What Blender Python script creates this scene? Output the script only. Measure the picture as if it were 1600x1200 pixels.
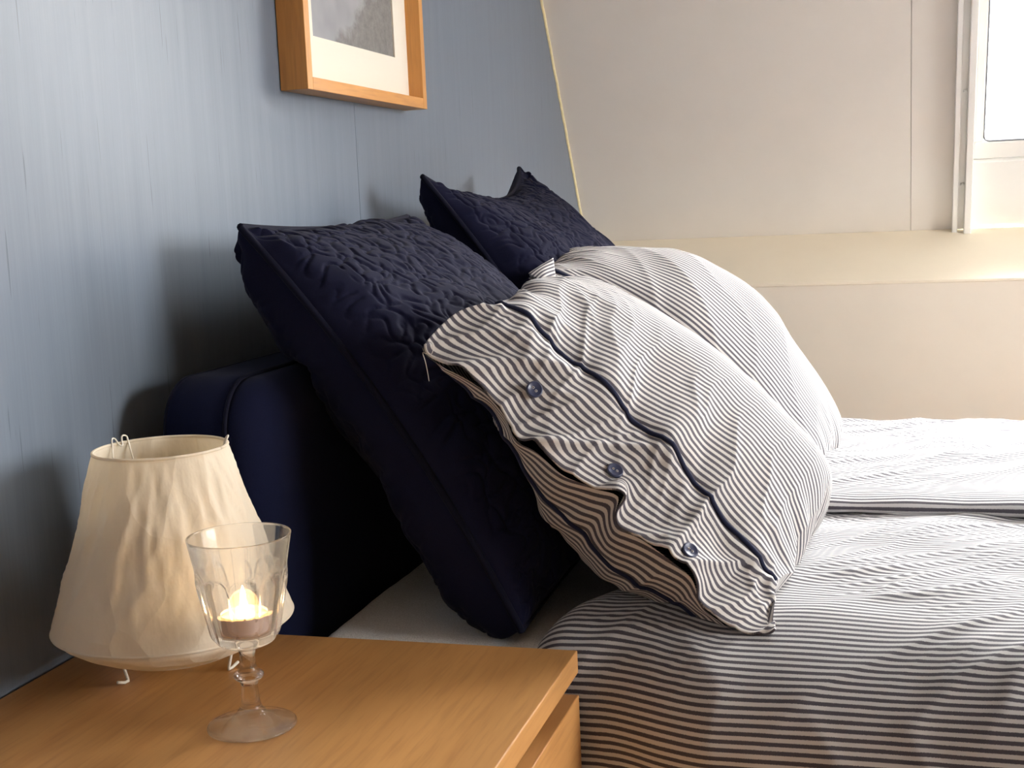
import bpy, bmesh, math, random
import numpy as np
from mathutils import Matrix, Vector

random.seed(7)
SC = bpy.context.scene
COL = SC.collection
for o in list(bpy.data.objects):
    bpy.data.objects.remove(o)

# All coordinates: x away from the blue wall, y along the wall, z measured from
# the top of the nightstand.  Everything is lifted by LIFT at the very end so that the floor is z = 0.
LIFT = 0.55

# ------------------------------------------------------------------ camera
cam_d = bpy.data.cameras.new('camera')
cam = bpy.data.objects.new('camera', cam_d)
COL.objects.link(cam)
R = Matrix(((0.95962095, 0.27786972, -0.04377263),
            (0.00453015, 0.14032421, 0.99009525),
            (0.28125985, -0.95031444, 0.13339926)))      # world -> camera axes
cam.matrix_world = Matrix.Translation((0.76668, 0, 0.41142)) @ R.transposed().to_4x4()
cam_d.sensor_width = 36
cam_d.lens = 2052 / 1600 * 36
cam_d.clip_start = 0.05
SC.camera = cam

# ------------------------------------------------------------------ world, daylight, exposure
world = bpy.data.worlds.new('overcast_sky')
SC.world = world
world.use_nodes = True
bg = world.node_tree.nodes['Background']
bg.inputs[0].default_value = (1.0, 0.995, 0.975, 1)
# overcast sky: brighter towards the zenith, dim ground below the horizon
_wt = world.node_tree
_tc = _wt.nodes.new('ShaderNodeTexCoord'); _sp = _wt.nodes.new('ShaderNodeSeparateXYZ'); _mr = _wt.nodes.new('ShaderNodeValToRGB')
_ma = _wt.nodes.new('ShaderNodeMath'); _ma.operation = 'MULTIPLY_ADD'; _ma.inputs[1].default_value = 0.5; _ma.inputs[2].default_value = 0.5
_wt.links.new(_tc.outputs['Generated'], _sp.inputs[0]); _wt.links.new(_sp.outputs[2], _ma.inputs[0]); _wt.links.new(_ma.outputs[0], _mr.inputs[0])
for _e, (_p, _v) in zip([_mr.color_ramp.elements[0], _mr.color_ramp.elements[1], _mr.color_ramp.elements.new(0.5), _mr.color_ramp.elements.new(0.48)], ((0.0, 0.12), (1.0, 1.0), (0.5, 0.40), (0.48, 0.15))):
    _e.position = _p; _e.color = (_v, _v, _v, 1)
_mu = _wt.nodes.new('ShaderNodeMath'); _mu.operation = 'MULTIPLY'; _mu.inputs[1].default_value = 16.0
_wt.links.new(_mr.outputs[0], _mu.inputs[0]); _wt.links.new(_mu.outputs[0], bg.inputs[1])

SL = Vector((0, -0.5426, 0.8400))         # up along the roof slope
NR = Vector((0, -0.8400, -0.5426))        # roof normal into the room
A0 = Vector((0, 3.314, 0.314))            # foot of the slope
def slope(x, s, n=0.0):
    return Vector((x, 0, 0)) + A0 + SL * s + NR * n
WX0, WX1, WS0, WS1 = 0.957, 1.90, 0.225, 1.35   # glazed opening of the roof window

def portal(name, loc, xaxis, zaxis, sx, sy):
    d = bpy.data.lights.new(name, 'AREA')
    d.shape = 'RECTANGLE'; d.size = sx; d.size_y = sy
    d.cycles.is_portal = True
    o = bpy.data.objects.new(name, d)
    z = -Vector(zaxis).normalized(); x = Vector(xaxis).normalized(); y = z.cross(x)
    m = Matrix((x, y, z)).transposed().to_4x4()
    o.matrix_world = Matrix.Translation(loc) @ m
    COL.objects.link(o)
portal('daylight_roof_window', slope((WX0 + WX1) / 2, (WS0 + WS1) / 2, -0.12), (1, 0, 0), NR, WX1 - WX0, WS1 - WS0)
XR = 3.8
BWY0, BWY1, BWZ0, BWZ1 = 0.5, 2.1, 0.30, 1.45     # second window, in the side wall out of view
portal('daylight_side_window', (XR + 0.12, (BWY0 + BWY1) / 2, (BWZ0 + BWZ1) / 2), (0, 1, 0), (-1, 0, 0), BWY1 - BWY0, BWZ1 - BWZ0)

SC.view_settings.view_transform = 'Standard'
SC.view_settings.look = 'None'
SC.view_settings.gamma = 1
SC.view_settings.use_curve_mapping = False
SC.view_settings.exposure = 1.5
SC.cycles.max_bounces = 12
SC.cycles.diffuse_bounces = 5
SC.cycles.glossy_bounces = 3
SC.cycles.transmission_bounces = 12
SC.cycles.use_adaptive_sampling = True
SC.cycles.adaptive_threshold = 0.03
SC.cycles.sample_clamp_indirect = 6.0
SC.cycles.use_denoising = True

# hazy sun high behind the house, soft-edged, falling steeply through the roof window
sun_d = bpy.data.lights.new('hazy_sun', 'SUN'); sun_d.energy = 24.0; sun_d.angle = math.radians(24); sun_d.color = (1.0, 0.97, 0.92)
sun = bpy.data.objects.new('hazy_sun', sun_d); COL.objects.link(sun)
sun.rotation_euler = Vector((-0.34, 0.30, -1.0)).to_track_quat('-Z', 'Y').to_euler()

# ------------------------------------------------------------------ numeric helpers
def _hash(ix, iy, seed):
    h = (ix.astype(np.int64) * 374761393 + iy.astype(np.int64) * 668265263 + seed * 974634777) & 0xFFFFFFFF
    h = ((h ^ (h >> 13)) * 1274126177) & 0xFFFFFFFF
    return (h ^ (h >> 16)) & 0xFFFF
def noise(x, y, seed=0):
    x = np.asarray(x, float); y = np.asarray(y, float)
    x, y = np.broadcast_arrays(x, y)
    ix = np.floor(x); iy = np.floor(y); fx = x - ix; fy = y - iy
    sx = fx**3 * (fx * (fx * 6 - 15) + 10); sy = fy**3 * (fy * (fy * 6 - 15) + 10)
    def g(i, j):
        a = _hash(ix + i, iy + j, seed) / 65536.0 * 2 * np.pi
        return np.cos(a) * (fx - i) + np.sin(a) * (fy - j)
    a = g(0, 0) * (1 - sx) + g(1, 0) * sx
    b = g(0, 1) * (1 - sx) + g(1, 1) * sx
    return (a * (1 - sy) + b * sy) * 1.5
def ridge(x, y, seed=0):
    return (1 - np.abs(noise(x, y, seed)) * 1.6) ** 3
def sstep(a, b, x):
    t = np.clip((np.asarray(x, float) - a) / (b - a), 0, 1)
    return t * t * (3 - 2 * t)
def spline(P, t):
    """natural cubic spline through P[k] at k = 0..m-1, evaluated at t"""
    P = np.asarray(P, float); m = len(P)
    A = np.zeros((m, m)); B = np.zeros_like(P)
    A[0, 0] = A[-1, -1] = 1
    for i in range(1, m - 1):
        A[i, i - 1] = 1; A[i, i] = 4; A[i, i + 1] = 1
        B[i] = 6 * (P[i + 1] - 2 * P[i] + P[i - 1])
    M = np.linalg.solve(A, B.reshape(m, -1)).reshape(P.shape)
    t = np.asarray(t, float); i = np.clip(np.floor(t).astype(int), 0, m - 2)
    u = (t - i).reshape((-1,) + (1,) * (P.ndim - 1)); w = 1 - u
    return w * P[i] + u * P[i + 1] + ((w**3 - w) * M[i] + (u**3 - u) * M[i + 1]) / 6
def resample(P, n):
    """n points evenly spaced along a smooth curve through P"""
    P = np.asarray(P, float)
    D = spline(P, np.linspace(0, len(P) - 1, 300))
    L = np.concatenate([[0], np.cumsum(np.linalg.norm(np.diff(D, axis=0), axis=1))])
    t = np.linspace(0, L[-1], n)
    return np.stack([np.interp(t, L, D[:, k]) for k in range(P.shape[1])], 1)
def grid_normals(G):
    du = np.gradient(G, axis=0); dv = np.gradient(G, axis=1)
    n = np.cross(du, dv)
    return n / np.maximum(np.linalg.norm(n, axis=2, keepdims=True), 1e-9)

# ------------------------------------------------------------------ mesh helpers
def empty(name, loc=(0, 0, 0), parent=None):
    o = bpy.data.objects.new(name, None)
    o.empty_display_size = 0.05
    COL.objects.link(o)
    o.location = loc
    if parent: o.parent = parent
    return o
def finish(name, me, mat, parent=None, smooth=False):
    o = bpy.data.objects.new(name, me)
    COL.objects.link(o)
    if mat: me.materials.append(mat)
    if smooth:
        me.polygons.foreach_set('use_smooth', [True] * len(me.polygons))
    if parent:
        o.parent = parent
        o.matrix_parent_inverse = Matrix.Translation(-parent_world(parent))
    return o
def parent_world(p):
    v = Vector(p.location)
    q = p
    while q.parent:
        v = q.matrix_parent_inverse @ v
        q = q.parent
        v = v + Vector(q.location)
    return v
def tag(o, label=None, cat=None, group=None, kind=None):
    if label: o['label'] = label
    if cat: o['category'] = cat
    if group: o['group'] = group
    if kind: o['kind'] = kind
    return o
def pydata(name, V, F, mat, parent=None, smooth=False):
    me = bpy.data.meshes.new(name)
    me.from_pydata([tuple(v) for v in V], [], F)
    bm = bmesh.new(); bm.from_mesh(me)
    bmesh.ops.recalc_face_normals(bm, faces=bm.faces)
    bm.to_mesh(me); bm.free()
    return finish(name, me, mat, parent, smooth)
def grid_obj(name, G, mat, parent=None, UV=None, flip=False):
    """one open sheet from a grid of points (nu, nv, 3)"""
    nu, nv = G.shape[:2]
    idx = np.arange(nu * nv).reshape(nu, nv)
    q = np.stack([idx[:-1, :-1], idx[1:, :-1], idx[1:, 1:], idx[:-1, 1:]], -1).reshape(-1, 4)
    if flip: q = q[:, ::-1]
    me = bpy.data.meshes.new(name)
    me.vertices.add(nu * nv); me.vertices.foreach_set('co', G.reshape(-1))
    nq = len(q)
    me.loops.add(nq * 4); me.loops.foreach_set('vertex_index', q.reshape(-1).astype(np.int32))
    me.polygons.add(nq); me.polygons.foreach_set('loop_start', np.arange(0, nq * 4, 4, dtype=np.int32))
    me.update(calc_edges=True)
    if UV is not None:
        uv = me.uv_layers.new(name='UVMap')
        uv.data.foreach_set('uv', UV.reshape(-1, 2)[q.reshape(-1)].reshape(-1))
    return finish(name, me, mat, parent, True)
def box(name, c0, c1, mat, parent=None, bev=0.0, seg=2):
    bm = bmesh.new()
    bmesh.ops.create_cube(bm, size=1)
    c0 = Vector(c0); c1 = Vector(c1)
    for v in bm.verts:
        v.co = Vector(((c0[k] + c1[k]) / 2 + v.co[k] * (c1[k] - c0[k]) for k in range(3)))
    if bev:
        bmesh.ops.bevel(bm, geom=list(bm.edges), offset=bev, segments=seg, affect='EDGES', profile=0.5)
    me = bpy.data.meshes.new(name); bm.to_mesh(me); bm.free()
    return finish(name, me, mat, parent, False)
def obox(name, corner_fn, a, b, mat, parent=None, bev=0.0):
    """box in another coordinate frame: corner_fn(x, s, n) gives the world point"""
    V = [corner_fn(x, s, n) for x in (a[0], b[0]) for s in (a[1], b[1]) for n in (a[2], b[2])]
    F = [(0, 1, 3, 2), (4, 6, 7, 5), (0, 4, 5, 1), (2, 3, 7, 6), (0, 2, 6, 4), (1, 5, 7, 3)]
    o = pydata(name, V, F, mat, parent)
    if bev:
        bm = bmesh.new(); bm.from_mesh(o.data)
        bmesh.ops.bevel(bm, geom=list(bm.edges), offset=bev, segments=2, affect='EDGES', profile=0.5)
        bm.to_mesh(o.data); bm.free()
    return o
def prism(name, poly, x0, x1, mat, parent=None):
    """polygon in (y, z) extruded along x"""
    n = len(poly)
    V = [(x0, y, z) for y, z in poly] + [(x1, y, z) for y, z in poly]
    F = [tuple(range(n)), tuple(range(2 * n - 1, n - 1, -1))] + [(i, (i + 1) % n, n + (i + 1) % n, n + i) for i in range(n)]
    return pydata(name, V, F, mat, parent)
def tube(name, P, r, mat, parent=None, sides=8, samples=None, cap=True):
    P = np.asarray(P, float)
    if samples: P = resample(P, samples)
    T = np.gradient(P, axis=0); T /= np.maximum(np.linalg.norm(T, axis=1, keepdims=True), 1e-9)
    ref = np.array([0, 0, 1.0]) if abs(T[0][2]) < 0.9 else np.array([1.0, 0, 0])
    V = []
    nrm = np.cross(T[0], ref); nrm /= np.linalg.norm(nrm)
    for k in range(len(P)):
        nrm = nrm - T[k] * (nrm @ T[k]); nrm /= np.linalg.norm(nrm)
        b = np.cross(T[k], nrm)
        rr = r[k] if hasattr(r, '__len__') else r
        for s in range(sides):
            a = 2 * math.pi * s / sides
            V.append(P[k] + rr * (math.cos(a) * nrm + math.sin(a) * b))
    F = []
    for k in range(len(P) - 1):
        for s in range(sides):
            F.append((k * sides + s, k * sides + (s + 1) % sides, (k + 1) * sides + (s + 1) % sides, (k + 1) * sides + s))
    if cap:
        F.append(tuple(range(sides))[::-1]); F.append(tuple((len(P) - 1) * sides + s for s in range(sides)))
    return pydata(name, V, F, mat, parent, True)
def lathe(name, prof, mat, parent=None, seg=48, centre=(0, 0, 0), fn=None, closed=False):
    """prof: list of (r, z); r = 0 makes a pole"""
    V = []; rows = []
    for j, (r, z) in enumerate(prof):
        if r <= 1e-6:
            rows.append([len(V)]); V.append((centre[0], centre[1], centre[2] + z))
        else:
            row = []
            for s in range(seg):
                a = 2 * math.pi * s / seg
                rr, zz = (r, z) if fn is None else fn(j, r, z, a)
                row.append(len(V)); V.append((centre[0] + rr * math.cos(a), centre[1] + rr * math.sin(a), centre[2] + zz))
            rows.append(row)
    F = []
    pairs = list(zip(rows[:-1], rows[1:])) + ([(rows[-1], rows[0])] if closed else [])
    for p, q in pairs:
        for s in range(seg):
            t = (s + 1) % seg
            if len(p) == 1 and len(q) == 1: continue
            if len(p) == 1: F.append((p[0], q[s], q[t]))
            elif len(q) == 1: F.append((p[s], p[t], q[0]))
            else: F.append((p[s], p[t], q[t], q[s]))
    return pydata(name, V, F, mat, parent, True)

# ------------------------------------------------------------------ materials
def srgb(r, g, b):
    def f(c):
        c /= 255
        return c / 12.92 if c <= 0.04045 else ((c + 0.055) / 1.055) ** 2.4
    return (f(r), f(g), f(b), 1)
class M:
    def __init__(self, name, color=(0.8, 0.8, 0.8, 1), rough=0.6, **kw):
        self.m = bpy.data.materials.new(name); self.m.use_nodes = True
        self.t = self.m.node_tree
        self.p = self.t.nodes['Principled BSDF']
        self.p.inputs['Base Color'].default_value = color
        self.p.inputs['Roughness'].default_value = rough
        for k, v in kw.items():
            self.p.inputs[k.replace('_', ' ')].default_value = v
    def n(self, kind, **kw):
        nd = self.t.nodes.new(kind)
        for k, v in kw.items(): setattr(nd, k, v)
        return nd
    def l(self, a, b): self.t.links.new(a, b)
    def coord(self, scale=(1, 1, 1), kind='Object', rot=(0, 0, 0)):
        c = self.n('ShaderNodeTexCoord'); mp = self.n('ShaderNodeMapping')
        mp.inputs['Scale'].default_value = scale; mp.inputs['Rotation'].default_value = rot
        self.l(c.outputs[kind], mp.inputs['Vector'])
        return mp.outputs['Vector']
    def noise(self, vec, scale=5, detail=3, rough=0.5, dist=0.0):
        nd = self.n('ShaderNodeTexNoise'); self.l(vec, nd.inputs['Vector'])
        nd.inputs['Scale'].default_value = scale; nd.inputs['Detail'].default_value = detail
        nd.inputs['Roughness'].default_value = rough; nd.inputs['Distortion'].default_value = dist
        return nd.outputs['Fac']
    def ramp(self, fac, stops):
        r = self.n('ShaderNodeValToRGB')
        while len(r.color_ramp.elements) < len(stops): r.color_ramp.elements.new(0.5)
        for e, (p, c) in zip(r.color_ramp.elements, stops):
            e.position = p; e.color = c
        self.l(fac, r.inputs['Fac'])
        return r.outputs['Color']
    def math(self, op, a, b=None, c=None):
        nd = self.n('ShaderNodeMath', operation=op)
        for i, v in enumerate((a, b, c)):
            if v is None: continue
            if isinstance(v, (int, float)): nd.inputs[i].default_value = v
            else: self.l(v, nd.inputs[i])
        return nd.outputs[0]
    def mix(self, fac, a, b, blend='MIX'):
        nd = self.n('ShaderNodeMix', data_type='RGBA', blend_type=blend)
        for i, v in ((0, fac), (6, a), (7, b)):
            if isinstance(v, (int, float, tuple)): nd.inputs[i].default_value = v
            else: self.l(v, nd.inputs[i])
        return nd.outputs[2]
    def color(self, c): self.l(c, self.p.inputs['Base Color'])
    def bump(self, h, strength=0.2, dist=0.002):
        b = self.n('ShaderNodeBump'); b.inputs['Strength'].default_value = strength
        b.inputs['Distance'].default_value = dist
        self.l(h, b.inputs['Height'])
        self.l(b.outputs['Normal'], self.p.inputs['Normal'])

def m_paint(name, col, rough=0.6, var=0.05, scale=6):
    m = M(name, col, rough)
    v = m.coord()
    f = m.noise(v, scale, 4, 0.6)
    dark = tuple(c * (1 - var) for c in col[:3]) + (1,)
    lite = tuple(min(1, c * (1 + var)) for c in col[:3]) + (1,)
    m.color(m.ramp(f, [(0.3, dark), (0.7, lite)]))
    m.bump(m.noise(v, 180, 2, 0.6), 0.08, 0.001)
    return m.m
# brushed, slightly glossy blue-grey paint on boards
def m_blue():
    m = M('blue_grey_wall_paint', srgb(102, 118, 142), 0.3)
    v1 = m.coord((1, 9, 0.35)); v2 = m.coord((1, 60, 1.3)); v3 = m.coord((1, 22, 0.8))
    n1 = m.noise(v1, 5, 4, 0.6); n2 = m.noise(v2, 6, 3, 0.6); n3 = m.noise(v3, 9, 2, 0.5)
    base = m.ramp(n1, [(0.3, srgb(110, 120, 134)), (0.7, srgb(119, 129, 143))])
    fine = m.ramp(n2, [(0.25, (0.96, 0.96, 0.96, 1)), (0.75, (1.03, 1.03, 1.03, 1))])
    c = m.mix(1.0, base, fine, 'MULTIPLY')
    scr = m.ramp(n3, [(0.285, (0.5, 0.5, 0.52, 1)), (0.315, (1, 1, 1, 1))])
    c = m.mix(0.6, c, scr, 'MULTIPLY')
    m.color(c)
    m.l(m.math('MULTIPLY_ADD', n1, 0.12, 0.28), m.p.inputs['Roughness'])
    m.p.inputs['IOR'].default_value = 1.42
    m.p.inputs['Specular IOR Level'].default_value = 0.32
    h = m.math('MULTIPLY_ADD', n2, 0.6, m.math('MULTIPLY', n1, 0.8))
    h = m.math('ADD', h, m.math('MULTIPLY', m.ramp(n3, [(0.24, (0, 0, 0, 1)), (0.30, (1, 1, 1, 1))]), 0.5))
    m.bump(h, 0.12, 0.0008)
    return m.m
def m_wood(name, axis=1, lo=srgb(176, 125, 72), hi=srgb(202, 151, 93)):
    m = M(name, srgb(196, 139, 84), 0.38)
    sc = [1, 1, 1]; sc[axis] = 0.07
    v = m.coord(tuple(sc))
    n1 = m.noise(v, 26, 5, 0.62, 0.3)
    n2 = m.noise(v, 170, 2, 0.6)
    sc2 = [14, 14, 14]; sc2[axis] = 0.25
    n3 = m.noise(m.coord(tuple(sc2)), 1.0, 1, 0.4)
    a = m.ramp(n1, [(0.25, lo), (0.75, hi)])
    b = m.ramp(n2, [(0.30, (0.80, 0.77, 0.74, 1)), (0.52, (1, 1, 1, 1))])
    c = m.mix(0.75, a, b, 'MULTIPLY')
    d = m.ramp(n3, [(0.42, (0.92, 0.91, 0.9, 1)), (0.58, (1.04, 1.03, 1.02, 1))])
    c = m.mix(1.0, c, d, 'MULTIPLY')
    m.color(c)
    m.bump(n2, 0.06, 0.0006)
    return m.m
STRIPE = 0.0073
def m_stripe(name, light, dark, phase=0.0, duty=0.5):
    m = M(name, light, 0.85)
    m.p.inputs['Sheen Weight'].default_value = 0.15
    tc = m.n('ShaderNodeTexCoord'); sp = m.n('ShaderNodeSeparateXYZ')
    m.l(tc.outputs['UV'], sp.inputs[0])
    mp = m.n('ShaderNodeMapping'); m.l(tc.outputs['UV'], mp.inputs[0]); mp.inputs['Scale'].default_value = (1, 1, 1)
    jit = m.noise(mp.outputs[0], 900, 2, 0.7)
    x = m.math('ADD', m.math('DIVIDE', sp.outputs[1], STRIPE), m.math('MULTIPLY', m.math('SUBTRACT', jit, 0.5), 0.16))
    x = m.math('FRACT', m.math('ADD', x, phase))
    tri = m.math('ABSOLUTE', m.math('SUBTRACT', x, 0.5))          # 0 .. 0.5
    f = m.n('ShaderNodeMapRange', interpolation_type='SMOOTHSTEP')
    m.l(tri, f.inputs['Value'])
    f.inputs['From Min'].default_value = duty / 2 - 0.05; f.inputs['From Max'].default_value = duty / 2 + 0.05
    weave = m.noise(mp.outputs[0], 1500, 1, 0.5)
    dk = m.mix(1.0, dark, m.ramp(weave, [(0.3, (0.75, 0.75, 0.78, 1)), (0.7, (1.3, 1.28, 1.25, 1))]), 'MULTIPLY')
    m.color(m.mix(f.outputs[0], dk, light))
    m.bump(weave, 0.15, 0.0004)
    return m.m
def m_fabric(name, col, rough=0.9, scale=900, sheen=0.1, bump=0.25):
    m = M(name, col, rough)
    m.p.inputs['Sheen Weight'].default_value = sheen
    m.p.inputs['Specular IOR Level'].default_value = 0.1
    v = m.coord()
    f = m.noise(v, scale, 2, 0.6)
    m.color(m.ramp(f, [(0.3, tuple(c * 0.8 for c in col[:3]) + (1,)), (0.7, tuple(c * 1.2 for c in col[:3]) + (1,))]))
    m.bump(f, bump, 0.0006)
    return m.m

BLUE = m_blue()
ROOF = m_paint('greige_roof_board_paint', srgb(236, 229, 220), 0.65, 0.02)
KNEE = m_paint('warm_cream_wall_paint', srgb(243, 232, 215), 0.7, 0.02)
LEDGE = m_paint('cream_ledge_paint', srgb(248, 236, 214), 0.6, 0.02)
CAULK = m_paint('yellowed_caulk', srgb(226, 212, 170), 0.6, 0.08, 60)
WHITE = m_paint('white_window_paint', srgb(250, 248, 243), 0.35, 0.01)
PLAIN = m_paint('off_white_plaster', srgb(212, 203, 188), 0.8, 0.02)
FLOORM = m_wood('oak_floor', 0)
WOOD = m_wood('beech_veneer', 1)
WOODX = m_wood('beech_veneer_edge', 1)
DARKGAP = M('dark_recess', srgb(70, 48, 30), 0.8).m
FRAMEY = m_wood('honey_frame_wood', 1, srgb(204, 140, 70), srgb(224, 164, 92))
FRAMEZ = m_wood('honey_frame_wood_upright', 2, srgb(204, 140, 70), srgb(224, 164, 92))
NAVYQ = m_fabric('navy_quilted_cotton', srgb(22, 23, 46), 0.85, 1100, 0.03)
NAVYP = m_fabric('navy_piping', srgb(20, 21, 38), 0.8, 1500, 0.03)
NAVYH = m_fabric('navy_headboard_fabric', srgb(20, 24, 50), 0.9, 1300, 0.03)
SHEET = m_fabric('pale_grey_jersey_sheet', srgb(214, 214, 216), 0.95, 700, 0.1, 0.5)
BASEF = m_fabric('dark_bed_base_fabric', srgb(30, 32, 56), 0.9)
STR_P = m_stripe('striped_pillow_cotton', srgb(207, 203, 200), srgb(78, 75, 85))
STR_D = m_stripe('striped_duvet_cotton', srgb(198, 197, 198), srgb(72, 69, 78))
STR_B = STR_P
PIPE = m_fabric('dark_blue_pillow_piping', srgb(38, 42, 66), 0.8, 1500)
BUTTON = M('navy_plastic_button', srgb(54, 60, 88), 0.35).m
THREAD = M('pale_thread', srgb(205, 198, 190), 0.8).m
WIRE = M('white_coated_wire', srgb(226, 218, 204), 0.4).m
CERAMIC = M('white_lamp_holder', srgb(232, 228, 220), 0.4).m

# crumpled paper of the lamp: diffuse with some light coming through
def m_paper():
    m = M('crumpled_cream_paper', srgb(244, 236, 220), 0.75)
    v = m.coord((1, 1, 0.5))
    vo = m.n('ShaderNodeTexVoronoi', feature='F1'); vo.inputs['Scale'].default_value = 30
    wob = m.n('ShaderNodeVectorMath', operation='ADD'); nz = m.n('ShaderNodeTexNoise'); nz.inputs['Scale'].default_value = 12
    m.l(v, nz.inputs['Vector']); sc_ = m.n('ShaderNodeVectorMath', operation='SCALE'); sc_.inputs['Scale'].default_value = 0.05
    m.l(nz.outputs['Color'], sc_.inputs[0]); m.l(v, wob.inputs[0]); m.l(sc_.outputs[0], wob.inputs[1]); m.l(wob.outputs[0], vo.inputs['Vector'])
    hh = m.math('ADD', m.math('MULTIPLY', vo.outputs['Distance'], 1.0), m.math('MULTIPLY', m.noise(v, 60, 3, 0.6), 0.25))
    m.bump(hh, 0.7, 0.009)
    tr = m.n('ShaderNodeBsdfTranslucent'); tr.inputs['Color'].default_value = srgb(246, 234, 212)
    mx = m.n('ShaderNodeMixShader'); mx.inputs[0].default_value = 0.45
    out = m.t.nodes['Material Output']
    m.l(m.p.outputs[0], mx.inputs[1]); m.l(tr.outputs[0], mx.inputs[2]); m.l(mx.outputs[0], out.inputs[0])
    return m.m
PAPER = m_paper()
# thin window pane
def m_pane(name):
    m = M(name); t = m.t
    tr = m.n('ShaderNodeBsdfTransparent'); gl = m.n('ShaderNodeBsdfGlossy'); gl.inputs['Roughness'].default_value = 0.02
    fr = m.n('ShaderNodeFresnel'); fr.inputs['IOR'].default_value = 1.45
    mx = m.n('ShaderNodeMixShader')
    m.l(fr.outputs[0], mx.inputs[0]); m.l(tr.outputs[0], mx.inputs[1]); m.l(gl.outputs[0], mx.inputs[2])
    m.l(mx.outputs[0], t.nodes['Material Output'].inputs[0])
    return m.m
PANE = m_pane('window_glass')
def m_glass():
    m = M('clear_pressed_glass', (1, 1, 1, 1), 0.0, Transmission_Weight=1.0, IOR=1.40)
    tr = m.n('ShaderNodeBsdfTransparent'); mx = m.n('ShaderNodeMixShader'); mx.inputs[0].default_value = 0.42
    m.l(m.p.outputs[0], mx.inputs[1]); m.l(tr.outputs[0], mx.inputs[2])
    m.l(mx.outputs[0], m.t.nodes['Material Output'].inputs[0])
    return m.m
GLASS = m_glass()
ALU = M('tealight_aluminium', srgb(222, 204, 196), 0.4, Metallic=0.25).m
def m_wax():
    m = M('warm_white_wax', srgb(252, 232, 190), 0.5)
    tr = m.n('ShaderNodeBsdfTranslucent'); tr.inputs['Color'].default_value = srgb(255, 222, 160)
    mx = m.n('ShaderNodeMixShader'); mx.inputs[0].default_value = 0.4
    m.l(m.p.outputs[0], mx.inputs[1]); m.l(tr.outputs[0], mx.inputs[2]); m.l(mx.outputs[0], m.t.nodes['Material Output'].inputs[0])
    return m.m
WAX = m_wax()
def m_flame():
    m = M('candle_flame'); e = m.n('ShaderNodeEmission')
    e.inputs['Color'].default_value = (1.0, 0.68, 0.32, 1); e.inputs['Strength'].default_value = 110
    m.l(e.outputs[0], m.t.nodes['Material Output'].inputs[0])
    return m.m
FLAME = m_flame()
WICK = M('charred_wick', (0.01, 0.008, 0.006, 1), 0.9).m
MAT = m_paint('cream_mat_board', srgb(240, 234, 220), 0.9, 0.01)
def m_print():
    m = M('grey_landscape_print', srgb(120, 120, 124), 0.5)
    tc = m.n('ShaderNodeTexCoord'); sp = m.n('ShaderNodeSeparateXYZ'); m.l(tc.outputs['UV'], sp.inputs[0])
    mp = m.n('ShaderNodeMapping'); m.l(tc.outputs['UV'], mp.inputs[0])
    w = m.noise(mp.outputs[0], 5, 5, 0.6)
    # a misty slope that rises to the far side
    e = m.math('ADD', m.math('SUBTRACT', m.math('MULTIPLY', sp.outputs[0], 0.75), m.math('MULTIPLY', sp.outputs[1], 1.25)), m.math('MULTIPLY', m.math('SUBTRACT', w, 0.5), 0.5))
    hill = m.ramp(e, [(0.18, (0, 0, 0, 1)), (0.26, (1, 1, 1, 1))])
    mist = m.ramp(m.noise(mp.outputs[0], 2.2, 3, 0.5), [(0.3, srgb(140, 142, 148)), (0.7, srgb(182, 183, 187))])
    rock = m.ramp(m.noise(mp.outputs[0], 24, 4, 0.7), [(0.3, srgb(110, 109, 110)), (0.7, srgb(142, 140, 138))])
    m.color(m.mix(hill, mist, rock))
    return m.m
PRINT = m_print()

# ================================================================== THE ROOM
ZF = -LIFT
YB, ZC = -1.6, 1.85
def kind(o): o['kind'] = 'structure'; return o
YC = A0.y - (ZC - A0.z) * 0.646            # where the slope meets the ceiling
kind(box('floor', (-0.05, YB - 0.1, ZF - 0.05), (XR + 0.1, 3.5, ZF), FLOORM))
kind(box('ceiling', (-0.05, YB - 0.1, ZC), (XR + 0.1, YC + 0.05, ZC + 0.05), PLAIN))

# blue headboard wall: boards with a thin open joint
wl = kind(prism('wall_left', [(YB, ZF), (3.5, ZF), (3.5, 0.314), (3.36, 0.314), (YC + 0.03, ZC), (YB, ZC)], -0.06, -0.016, BLUE))
def wl_clip(y0, y1):
    # panel polygon clipped by the slope line
    pts = [(y0, ZF), (y1, ZF)]
    ys = lambda z: A0.y - (z - A0.z) * 0.646
    if y1 > YC:
        z1 = A0.z + (A0.y - y1) / 0.646
        pts += [(y1, z1)] if y1 <= A0.y else [(y1, A0.z), (A0.y, A0.z)]
        pts += [(YC, ZC)]
        if y0 < YC: pts += [(y0, ZC)]
    else:
        pts += [(y1, ZC), (y0, ZC)]
    return pts
for y0, y1 in ((YB, 0.6135), (0.6145, 1.8335), (1.8345, 3.45)):
    if y0 > 1.7:
        ptsl = [(y0, ZF), (y1, ZF), (y1, A0.z), (A0.y, A0.z), (YC, ZC), (y0, ZC)]
    else:
        ptsl = wl_clip(y0, y1)
    prism('panel', ptsl, -0.0162, 0.0, BLUE, wl)
# uneven bead of yellowed caulk where the blue wall meets the slope
cp = []
for k in range(90):
    s = 0.0 + 1.7 * k / 89
    w = 0.0035 * noise(k * 0.6, 3.3, 5) + 0.0015
    cp.append(tuple(slope(0.001, s, 0.001 + w)))
kind(tube('trim_2', cp, 0.0042, CAULK, None, 6))

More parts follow.
